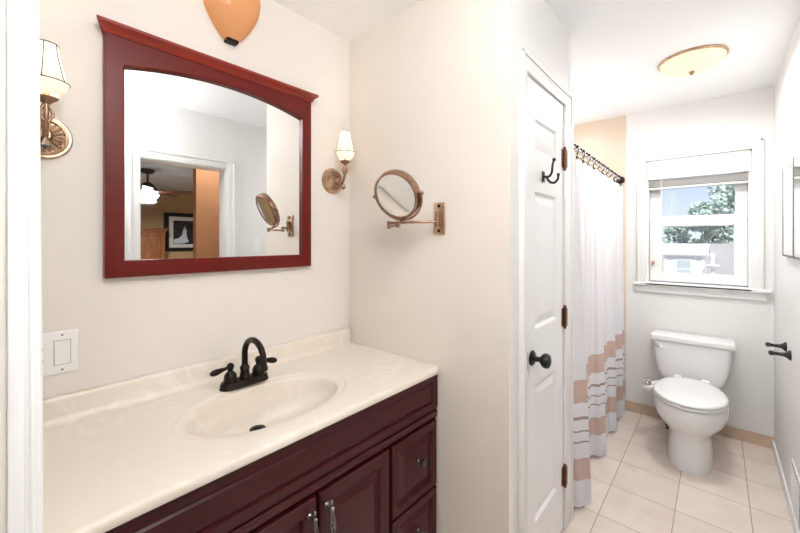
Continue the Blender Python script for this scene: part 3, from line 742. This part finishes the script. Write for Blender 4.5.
prf = [(Rr-.007, .014)] + [((Rr-.007)*k/8, .014-.0035*(1-(k/8)**2)) for k in range(7, -1, -1)]
lathe(b, prf, Mc, 'Z', 48, cap=False, mtx=Rm.to_4x4())
lathe(b, [(Rr-.007, -.014), (0, -.014)], Mc, 'Z', 48, cap=False, mtx=Rm.to_4x4())
obj('mirror_disc', b, 'mirror', mg, True, 60)

# ---------------------------------------------------------------- toilet
TY = .135
to = thing('toilet', 'white two-piece toilet with closed lid under the window', 'toilet', (3.05, TY, 0))
def sect(bm, x0, x1, hw, z, n=48, pf=2.2, pb=3.2, cy=TY):
    """closed loop, front at x0 (rounded) and back at x1 (squarer)"""
    xm = x0+(x1-x0)*.55; ring = []
    for i in range(n):
        a = 2*pi*i/n; c, s = cos(a), sin(a)
        p = pb if c > 0 else pf
        rx = (x1-xm) if c > 0 else (xm-x0)
        k = (abs(c)**p+abs(s)**p)**(-1/p)
        ring.append(bm.verts.new((xm+rx*c*k, cy+hw*s*k, z)))
    return ring
b = BM()
lv = [(2.735, 3.22, .118, 0), (2.735, 3.22, .118, .02), (2.748, 3.20, .112, .08), (2.757, 3.19, .108, .15), (2.750, 3.20, .112, .20), (2.712, 3.22, .150, .245), (2.676, 3.24, .180, .29), (2.660, 3.26, .190, .335), (2.660, 3.27, .184, .375), (2.666, 3.27, .181, .390), (2.680, 3.26, .170, .395)]
rings = [sect(b, *l[:3], l[3]) for l in lv]
ring_bridge(b, rings, True, True, True); obj('bowl', b, 'porcelain', to, True, 60)
b = BM()
def lidsec(bm, g, z):
    ring = sect(bm, 2.655+g, 3.185-g*.6, .186-g, z, pf=2.15, pb=2.8)
    for v in ring:
        t = max(0, (v.co.x-2.90)/.285); v.co.y = TY+(v.co.y-TY)*(1-.30*t**1.3)
    return ring
rings = [lidsec(b, .006, .398), lidsec(b, 0, .402), lidsec(b, -.001, .412), lidsec(b, .004, .417)]
ring_bridge(b, rings, True, True, True); obj('seat_ring', b, 'porcelain', to, True, 50)
b = BM()
rings = [lidsec(b, .004, .4195), lidsec(b, -.002, .423), lidsec(b, -.002, .430), lidsec(b, .006, .437), lidsec(b, .020, .440), lidsec(b, .07, .443), lidsec(b, .13, .444)]
ring_bridge(b, rings, True, True, True); obj('seat_lid', b, 'porcelain', to, True, 60)
for s in (-1, 1):
    b = BM(); tube(b, [(3.20, TY+s*.075-.02, .425), (3.20, TY+s*.075+.02, .425)], .013, 12); obj('lid_hinge', b, 'porcelain', to, True)
b = BM(); rings = []
for z, hw, x0 in ((.392, .165, 3.245), (.41, .180, 3.240), (.45, .192, 3.238), (.52, .207, 3.234), (.60, .214, 3.230), (.655, .218, 3.228)):
    rings.append([b.verts.new((x, TY+.008+y, z)) for x, y in [(x0+.03*(1-cos(a)) if False else x0+.030-.030*sin(a), hw-.030+.030*cos(a)) for a in [pi/2*i/6 for i in range(7)]] + [(x0+.030-.030*cos(a), -(hw-.030)-.030*sin(a)) for a in [pi/2*i/6 for i in range(7)]] + [(3.425, -hw), (3.425, hw)]])
ring_bridge(b, rings, True, True, True); obj('tank', b, 'porcelain', to, True, 50)
b = BM(); box(b, 3.218, 3.428, TY+.008-.232, TY+.008+.232, .656, .700, .012, 4); obj('tank_lid', b, 'porcelain', to, True, 60)
b = BM(); lathe(b, [(.016, 0), (.016, .006), (.009, .010), (.007, .016), (0, .017)], (3.233, TY+.195, .622), '-X', 16); tube(b, [(3.220, TY+.195, .622), (3.214, TY+.180, .619), (3.213, TY+.163, .613)], .006, 8, 4); o = obj('flush_lever', b, 'chrome', to, True); o['label'] = 'small chrome flush lever'
b = BM(); box(b, 3.185, 3.242, TY-.10, TY+.10, .30, .393, .01); obj('tank_neck', b, 'porcelain', to, True)
# bidet control
bd = thing('bidet_control', 'white bidet control knob with chrome top beside toilet seat', 'bidet', (3.06, .36, .36))
b = BM(); tube(b, [(3.08, .300, .396), (3.06, .345, .378)], .018, 12); ball(b, (3.04, .366, .364), .038, (1.1, 1, .8)); obj('control_body', b, 'porcelain', bd, True)
b = BM(); lathe(b, [(.026, 0), (.027, .008), (.024, .014), (.010, .016), (.009, .024), (0, .026)], (3.028, .368, .386), 'Z', 20)
for a in range(4): tube(b, [(3.028, .368, .410), (3.028+.026*cos(a*pi/2+.5), .368+.026*sin(a*pi/2+.5), .410)], .005, 8)
obj('control_knob', b, 'chrome', bd, True)
b = BM(); tube(b, [(3.07, .355, .35), (3.20, .345, .22), (3.31, .285, .14), (3.30, .272, .065)], .0055, 8, 6); obj('water_hose', b, 'plastic', bd, True)
sv = thing('shutoff_valve', 'small dark water shutoff valve low behind the toilet', 'valve', (3.30, .272, 0))
b = BM(); lathe(b, [(.018, 0), (.018, .003), (.008, .005), (.008, .03)], (3.30, .272, 0), 'Z', 16); ball(b, (3.30, .272, .036), .016); tube(b, [(3.30, .272, .036), (3.30, .272, .06)], .006, 8); obj('valve_body', b, 'black_iron', sv, True)
b = BM(); ball(b, (3.275, .272, .036), .018, (.5, 1.1, .7)); obj('valve_handle', b, 'black_iron', sv, True)
# closet bolt cap (dark) at the side of the pedestal
# ---------------------------------------------------------------- paper holder
tp = thing('toilet_paper_holder', 'empty black two-post toilet paper holder on the right wall', 'paper holder', (2.77, Yr, .8))
for x, z in ((2.86, .806), (2.70, .797)):
    b = BM(); lathe(b, [(.026, 0), (.026, .004), (.021, .010), (.013, .018), (.010, .028), (.0085, .045), (.009, .060), (.012, .066), (.013, .073), (.009, .080), (0, .082)], (x, Yr, z), 'Y', 20)
    obj('post', b, 'black_iron', tp, True, 60)
b = BM(); tube(b, [(2.85, Yr+.066, .806), (2.835, Yr+.074, .806), (2.825, Yr+.074, .818)], .006, 10, 5); obj('roller_hook', b, 'black_iron', tp, True)
b = BM(); tube(b, [(2.70, Yr+.070, .797), (2.725, Yr+.074, .797)], .006, 10); obj('roller_hook', b, 'black_iron', tp, True)

# medicine cabinet on right wall
mc = thing('medicine_cabinet', 'white framed medicine cabinet with mirrored doors on the right wall', 'cabinet', (2.75, Yr, 1.54))
b = BM(); box(b, 2.14, 2.835, Yr, Yr+.006, 1.300, 1.775, .001); box(b, 2.15, 2.825, Yr+.004, Yr+.010, 1.309, 1.765); obj('cabinet_body', b, 'trim_paint', mc)
for x0, x1 in ((2.475, 2.805), (2.145, 2.445)):
    b = BM(); box(b, x0, x1, Yr+.0105, Yr+.017, 1.310, 1.770, .0025); d_ = obj('cabinet_door', b, 'trim_paint', mc)
    b = BM(); box(b, x0+.015, x1-.015, Yr+.0165, Yr+.018, 1.325, 1.755); obj('mirror_panel', b, 'mirror', d_)
for q in ((2.8055, 2.835, 1.304, 1.772), (2.4455, 2.4745, 1.304, 1.772), (2.145, 2.8055, 1.302, 1.3095)):
    b = BM(); box(b, q[0], q[1], Yr+.006, Yr+.0185, q[2], q[3]); obj('edge_channel', b, 'dark_metal', mc)

# wall register
rg = thing('wall_register', 'white wall vent grille with dark scroll cut-outs low at right', 'vent', (2.50, Yr, .2))
b = BM(); box(b, 2.36, 2.64, Yr, Yr+.006, .085, .300, .002); obj('grille_frame', b, 'register_white', rg)
b = BM(); box(b, 2.375, 2.622, Yr+.0055, Yr+.0066, .100, .286); obj('dark_backing', b, 'dark_slot', rg)
b = BM()
for i in range(9):
    for j in range(7):
        cxg = 2.389+.0275*i; czg = .114+.0265*j
        mt = Matrix(((1, 0, 0, 0), (0, 0, 1, 0), (0, 1, 0, 0), (0, 0, 0, 1)))
        torus(b, (cxg, Yr+.0085, czg), .0098, .0022, mt, 14, 5)
        if i < 8: box(b, cxg+.0085, cxg+.019, Yr+.0065, Yr+.009, czg-.0018, czg+.0018)
        if j < 6: box(b, cxg-.0018, cxg+.0018, Yr+.0065, Yr+.009, czg+.0085, czg+.018)
obj('scroll_grille', b, 'register_white', rg, True)
# light switch on right wall (seen in mirror)
sw = thing('light_switch', 'white light switch plate on the wall reflected in the vanity mirror', 'switch', (1.575, Yr, 1.34))
b = BM(); box(b, 1.537, 1.609, Yr, Yr+.006, 1.285, 1.400, .003, 3); obj('cover_plate', b, 'plastic', sw, True)
b = BM(); box(b, 1.557, 1.589, Yr+.004, Yr+.009, 1.310, 1.375, .001); obj('rocker', b, 'plastic', sw)

# ---------------------------------------------------------------- ceiling lights
def flush_light(name, label, x, y, r, lit):
    t = thing(name, label, 'ceiling light', (x, y, H))
    b = BM(); lathe(b, [(r*1.0, 0), (r*1.02, -.006), (r*1.0, -.012), (r*.93, -.014)], (x, y, H), 'Z', 56); obj('rim', b, 'antique_gold', t, True, 50)
    b = BM(); prf = [(r*.955*cos(a), -.012-.058*sin(a)) for a in [pi/2*i/12 for i in range(13)]]
    lathe(b, prf, (x, y, H), 'Z', 56, cap=False); o = obj('glass_dome', b, 'lit_dome_glass', t, True, 60); o['label'] = 'glowing cream glass dome'
    b = BM(); lathe(b, [(.004, -.066), (.014, -.070), (.015, -.076), (.008, -.080), (.009, -.086), (0, -.092)], (x, y, H), 'Z', 20); obj('finial', b, 'antique_gold', t, True, 60)
flush_light('ceiling_light', 'round cream glass flush ceiling light before the window wall', 2.625, .110, .155, True)

# ---------------------------------------------------------------- shower curtain, rod, rings, bathtub
RY, RZ = .600, 1.902
rod = thing('curtain_rod', 'straight metal shower curtain rod with dark end flange', 'curtain rod', (2.70, RY, RZ))
b = BM(); tube(b, [(XT+.003, RY, RZ), (Xw-.012, RY, RZ-.018)], .0125, 16); obj('rod', b, 'shower_rod', rod, True, 60)
for x, ax_ in ((XT+.002, 'X'), (Xw-.011, '-X')):
    b = BM(); lathe(b, [(.030, 0), (.030, .008), (.019, .016), (.017, .030)], (x, RY, RZ-(.018 if ax_ == '-X' else 0)), ax_, 24); obj('end_flange', b, 'bronze', rod, True, 60)
NR = 12
for k in range(NR):
    x = 2.035+(3.385-2.035)*k/(NR-1); rz = RZ-.018*(x-XT)/(Xw-XT)
    t = thing('curtain_ring', 'dark beaded ring holding the white shower curtain on its rod', 'curtain ring', (x, RY, rz), 'beaded rings along the curtain rod')
    mt = Matrix(((0, 0, 1, 0), (1, 0, 0, 0), (0, 1, 0, 0), (0, 0, 0, 1)))
    b = BM(); tube(b, [(x+.004*sin(a*3), RY+.019*sin(a), rz-.008+.026*cos(a)) for a in [2*pi*i/24 for i in range(25)]], .0022, 8, cap=False)
    tube(b, [(x, RY, rz-.034), (x, RY-.004, rz-.046), (x, RY-.004, rz-.062)], .002, 6)
    obj('ring', b, 'bronze', t, True)
    b = BM()
    for a in (-.9, 0, .9): ball(b, (x, RY+.019*sin(a), rz-.008+.028*cos(a)), .0075, seg=10)
    obj('beads', b, 'bronze', t, True)
    b = BM(); ball(b, (x, RY-.010, rz-.052), .011, (1, .6, 1), seg=12); obj('hook_button', b, 'bronze', t, True)
# curtain
b = BM(); uvl = b.loops.layers.uv.new('UVMap')
NX, NZ = 420, 60; X0, X1, ZT, ZB = 1.955, 3.415, 1.845, .018
# big folds: peaks at given x (towards room)
peaks = [(2.03, .112), (2.30, .030), (2.585, .072), (2.80, .025), (2.97, .066), (3.22, .055), (3.375, .045)]
def fold(u, v):
    # u in 0..1 along, v: 0 top .. 1 bottom
    x = X0+(X1-X0)*u
    zz = 0
    for px_, am_ in peaks:
        d = (x-px_)/(.046+.016*v); zz += am_*math.exp(-d*d)
    small = .0065*sin(u*2*pi*21+1.2*sin(u*9)) + .004*sin(u*2*pi*37+2)
    base = RY-.008+.014*v
    y = base-(.16+.84*v**.8)*zz-small*(1-.2*v)
    x += .010*sin(u*2*pi*21+1.6)*(.4+.6*v)
    z = ZT-.018*u+(ZB-ZT)*v+.006*sin(u*2*pi*24)*(1-v)+(.022*u+.008*sin(u*2*pi*6))*v
    return x, y, z
grid = []
for j in range(NZ+1):
    v = j/NZ; grid.append([b.verts.new(fold(i/NX, v)) for i in range(NX+1)])
for j in range(NZ):
    for i in range(NX):
        f = b.faces.new((grid[j][i], grid[j+1][i], grid[j+1][i+1], grid[j][i+1]))
        for l in f.loops: l[uvl].uv = (l.vert.co.x, l.vert.co.z)
cu = obj('shower_curtain', b, 'curtain_cloth', None, True, 180)
tag(cu, 'white shower curtain with dusty pink and grey bands near its hem', 'curtain')
# bathtub behind the curtain
b = BM()
tx0, tx1, ty0, ty1, th = XT+.004, Xw-.014, .640, Yl-.014, .40
def rrect(bm, x0, x1, y0, y1, r, z, n=6):
    ring = []
    for cx2, cy2, a0 in ((x1-r, y1-r, 0), (x0+r, y1-r, pi/2), (x0+r, y0+r, pi), (x1-r, y0+r, 1.5*pi)):
        for i in range(n+1):
            a = a0+pi/2*i/n; ring.append(bm.verts.new((cx2+r*cos(a), cy2+r*sin(a), z)))
    return ring
rings = [rrect(b, tx0, tx1, ty0, ty1, .01, 0), rrect(b, tx0, tx1, ty0, ty1, .01, th-.03), rrect(b, tx0, tx1, ty0, ty1, .015, th-.008), rrect(b, tx0+.006, tx1-.006, ty0+.006, ty1-.006, .015, th),
         rrect(b, tx0+.07, tx1-.07, ty0+.07, ty1-.05, .12, th), rrect(b, tx0+.085, tx1-.085, ty0+.085, ty1-.065, .12, th-.02), rrect(b, tx0+.14, tx1-.20, ty0+.12, ty1-.10, .12, .10), rrect(b, tx0+.2, tx1-.27, ty0+.18, ty1-.16, .10, .07)]
ring_bridge(b, rings, True, True, True); tb = obj('bathtub', b, 'porcelain', None, True, 50); tag(tb, 'white built-in bathtub behind the shower curtain', 'bathtub')

# ---------------------------------------------------------------- bedroom contents
fan = thing('ceiling_fan', 'dark bedroom ceiling fan with lit bowl, seen in the mirror', 'ceiling fan', (1.48, -3.33, H))
fx, fy = 1.48, -3.33
b = BM(); lathe(b, [(.085, 0), (.085, -.03), (.07, -.055), (.03, -.07)], (fx, fy, H), 'Z', 24); lathe(b, [(.015, -.06), (.015, -.20)], (fx, fy, H), 'Z', 12); obj('downrod', b, 'fan_metal', fan, True, 50)
b = BM(); lathe(b, [(.03, -.18), (.07, -.21), (.115, -.26), (.125, -.30), (.09, -.34), (.07, -.35)], (fx, fy, H), 'Z', 28); obj('motor_housing', b, 'fan_metal', fan, True, 50)
b = BM(); lathe(b, [(.07, -.345), (.135, -.355), (.135, -.375), (.11, -.42), (.06, -.45), (0, -.46)], (fx, fy, H), 'Z', 28); o = obj('light_bowl', b, 'fan_glass', fan, True, 60); o['label'] = 'glowing white glass bowl'
for k in range(5):
    a = 2*pi*k/5+.55
    b = BM(); m4 = Matrix.Translation((fx, fy, H-.315)) @ Matrix.Rotation(a, 4, 'Z') @ Matrix.Rotation(radians(10), 4, 'X')
    box(b, .17, .62, -.062, .062, -.004, .004, .003, 2, m4); box(b, .09, .20, -.018, .018, -.006, .002, .001, 1, m4); obj('blade', b, 'blade_wood', fan)

pc = thing('framed_picture', 'black framed picture of a figure in a white gown, in the mirror', 'picture', (2.64, by0, 1.55))
p0x, p1x, p0z, p1z = 2.27, 3.02, 1.17, 1.955
yb = by0
b = BM()
for q in ((p0x, p0x+.09, p0z, p1z), (p1x-.09, p1x, p0z, p1z), (p0x+.09, p1x-.09, p0z, p0z+.075), (p0x+.09, p1x-.09, p1z-.075, p1z)): box(b, q[0], q[1], yb, yb+.03, q[2], q[3], .003)
obj('frame', b, 'black_frame', pc)
b = BM(); box(b, p0x+.08, p1x-.08, yb, yb+.012, p0z+.07, p1z-.07); mb = obj('mat_board', b, 'mat_board', pc)
a0, a1, c0, c1 = p0x+.17, p1x-.17, p0z+.145, p1z-.155
b = BM(); box(b, a0, a1, yb+.010, yb+.014, c0, c1); ph = obj('photograph', b, 'photo_dark', pc)
mxz = Matrix(((1, 0, 0, 0), (0, 0, 1, yb+.014), (0, 1, 0, 0), (0, 0, 0, 1)))
def P_(u, v): return (a0+(a1-a0)*u, c0+(c1-c0)*v)
b = BM(); prism(b, [P_(.02, .02), P_(.45, .03), P_(.70, .10), P_(.60, .35), P_(.585, .52), P_(.60, .62), P_(.54, .66), P_(.44, .62), P_(.42, .52), P_(.40, .40), P_(.25, .26), P_(.02, .20)], .002, mxz); obj('gown_shape', b, 'gown', ph)
b = BM(); prism(b, [(P_(.51, .71)[0]+.022*cos(t*pi/6), P_(.51, .71)[1]+.028*sin(t*pi/6)) for t in range(12)], .002, mxz); obj('head_shape', b, 'skin', ph)
ar = thing('armoire', 'brown wooden bedroom armoire with crown top, seen in the mirror', 'wardrobe', (1.75, -5.2, 0))
ax0, ax1, ay0, ay1, ah = 1.10, 2.20, by0+.01, -4.95, 1.62
b = BM(); box(b, ax0+.04, ax1-.04, ay0, ay1-.04, .0, ah-.05); obj('cabinet_body', b, 'oak', ar)
b = BM(); box(b, ax0, ax1, ay0, ay1, ah-.03, ah, .006); box(b, ax0+.02, ax1-.02, ay0, ay1-.02, ah-.07, ah-.03, .008); obj('crown', b, 'oak', ar)
for x0, x1 in ((ax0+.06, 1.645), (1.655, ax1-.06)):
    b = BM(); R_ = []
    y = ay1-.02
    for ins, d in ((0, -.02), (0, 0), (.05, 0), (.06, -.01), (.09, -.003)):
        R_.append([b.verts.new((xx, y+d, zz)) for xx, zz in ((x0+ins, .12+ins), (x1-ins, .12+ins), (x1-ins, ah-.09-ins), (x0+ins, ah-.09-ins))])
    ring_bridge(b, R_, True, True, True); d_ = obj('armoire_door', b, 'oak', ar)
    b = BM(); ball(b, (1.65+(.03 if x0 > 1.5 else -.03), y+.015, .9), .013); obj('knob', b, 'antique_brass', d_, True)

# ---------------------------------------------------------------- outside
GZ = -1.3
b = BM(); box(b, 4.2, 120, -60, 70, GZ-.2, GZ); o = struct('floor_outside', b, 'asphalt', 'pale grey paved ground outside the window', 'ground')
# shed
D = 20
sx0, sx1 = D, D+2.6; sy0, sy1 = .02*D+.02, .0905*D
sh = thing('garden_shed', 'small white shed with pale roof seen through the window', 'shed', (21.3, 1.1, GZ))
b = BM(); box(b, sx0, sx1, sy0, sy1, GZ, .82); obj('shed_walls', b, 'shed_wall', sh)
b = BM(); prism(b, [(sx0-.15, .80), ((sx0+sx1)/2, 1.26), (sx1+.15, .80), (sx1+.15, .74), ((sx0+sx1)/2, 1.18), (sx0-.15, .74)], sy1-sy0+.3, Matrix(((1, 0, 0, 0), (0, 0, 1, sy0-.15), (0, 1, 0, 0), (0, 0, 0, 1)))); obj('shed_roof', b, 'shed_roof', sh)
wyc = sy0+.69
b = BM(); box(b, sx0-.03, sx0, wyc-.31, wyc+.31, -.30, .62)
shf = obj('shed_window', b, 'shed_wall', sh)
b = BM(); box(b, sx0-.045, sx0-.028, wyc-.24, wyc+.24, -.22, .54)
obj('shed_window_pane', b, 'shed_pane', shf)
b = BM(); box(b, sx0-.05, sx0-.04, wyc-.24, wyc+.24, .14, .18); obj('window_rail', b, 'shed_wall', shf)
b = BM(); box(b, sx0-.03, sx0, sy0, sy0+.10, GZ, .8); box(b, sx0-.03, sx0, sy1-.10, sy1, GZ, .8); box(b, sx0-.03, sx0, sy0+.28, sy0+.34, GZ, .74); obj('corner_trim', b, 'trim_paint', sh)
gp = thing('garden_post', 'small white post on a flat base right of the shed', 'post', (19.5, .165, GZ))
gx, gy = 19.5, .165
b = BM(); lathe(b, [(.05, 0), (.05, 1.55)], (gx, gy, GZ), 'Z', 12); obj('post', b, 'shed_wall', gp, True, 50)
b = BM(); lathe(b, [(.05, 1.60), (.24, 1.66), (.24, 1.70), (.05, 1.72)], (gx, gy, GZ), 'Z', 20); obj('dish', b, 'shed_wall', gp, True, 50)
b = BM(); lathe(b, [(.04, 1.7), (.09, 1.8), (.05, 1.92), (.09, 2.02), (.10, 2.12), (0, 2.22)], (gx, gy, GZ), 'Z', 14); obj('finial', b, 'shed_wall', gp, True, 50)
# neighbour's low grey roof/fence right of the shed
def tree(x, y, h, rx, rz, label, mt, seed, base=0, n=2600, low=0.0):
    t = thing('tree', label, 'tree', (x, y, GZ), 'trees beyond the garden')
    R = random.Random(seed)
    b = BM(); tube(b, [(x, y, GZ), (x+.1, y+.1, GZ+h*.35), (x-.1, y, GZ+h*.7)], lambda q: .22-.14*q, 8, 3)
    for k in range(7):
        a = R.uniform(0, 2*pi); z0 = GZ+h*R.uniform(.3, .6)
        tube(b, [(x, y, z0), (x+rx*.4*cos(a), y+rx*.4*sin(a), z0+h*.15), (x+rx*.8*cos(a), y+rx*.8*sin(a), z0+h*.22)], lambda q: .07-.05*q, 6, 3)
    obj('trunk', b, 'bark', t, True)
    b = BM(); cl = []
    for k in range(26):
        a = R.uniform(0, 2*pi); rr = R.uniform(.15, 1)**.6; zz = R.uniform(-1, 1)
        q = math.sqrt(max(0, 1-zz*zz))*rr
        cl.append((Vector((x+rx*q*cos(a), y+rx*q*sin(a), GZ+h-rz+rz*zz*.85)), rx*R.uniform(.18, .34)))
    for k in range(n):
        c, r = R.choice(cl); d = Vector((R.gauss(0, 1), R.gauss(0, 1), R.gauss(0, .7))).normalized()*r*R.uniform(.5, 1)
        p = c+d; s = R.uniform(.13, .24); u = Vector((R.gauss(0, 1), R.gauss(0, 1), R.gauss(0, 1))).normalized(); v = u.orthogonal().normalized(); w_ = u.cross(v)
        b.faces.new([b.verts.new(p+v*s*cos(q)+w_*s*.55*sin(q)+u*.03*cos(2*q)) for q in (0, 1.2, 2.2, 3.14, 4.1, 5.1)])
    obj('crown', b, mt, t)
tree(36, -1.60, 7.1, 2.75, 1.75, 'tall pale green tree rising right in the upper pane', 'leaf', 1, n=4200)
tree(41, .75, 6.0, 1.6, 1.2, 'lower tree left of the tall one, its crown just over the sash rail', 'leaf', 2, n=1800)
for i, (x, y, h, rx) in enumerate(((44, 6.1, 4.3, 1.7), (44, 2.7, 4.4, 1.6), (44, -.4, 4.5, 1.5), (44, -3.4, 4.5, 1.5))):
    tree(x, y, h, rx, 1.4, ['low tree at the left end behind the shed', 'low tree directly above the shed roof', 'low tree in the row right of the shed roof', 'low tree at the right end of the row'][i], 'leaf_dark', 10+i, n=2600)
nb = thing('neighbour_house', 'long low house with a grey roof behind the white shed', 'house', (30, 0, GZ))
b = BM(); box(b, 27.2, 33, -9, 9, GZ, -1.0); obj('house_wall', b, 'shed_roof', nb)
b = BM(); prism(b, [(26.6, -1.1), (30.2, 1.22), (33.8, -1.1), (33.8, -1.2), (30.2, 1.10), (26.6, -1.2)], 18.6, Matrix(((1, 0, 0, 0), (0, 0, 1, -9.3), (0, 1, 0, 0), (0, 0, 0, 1)))); obj('house_roof', b, 'asphalt', nb)
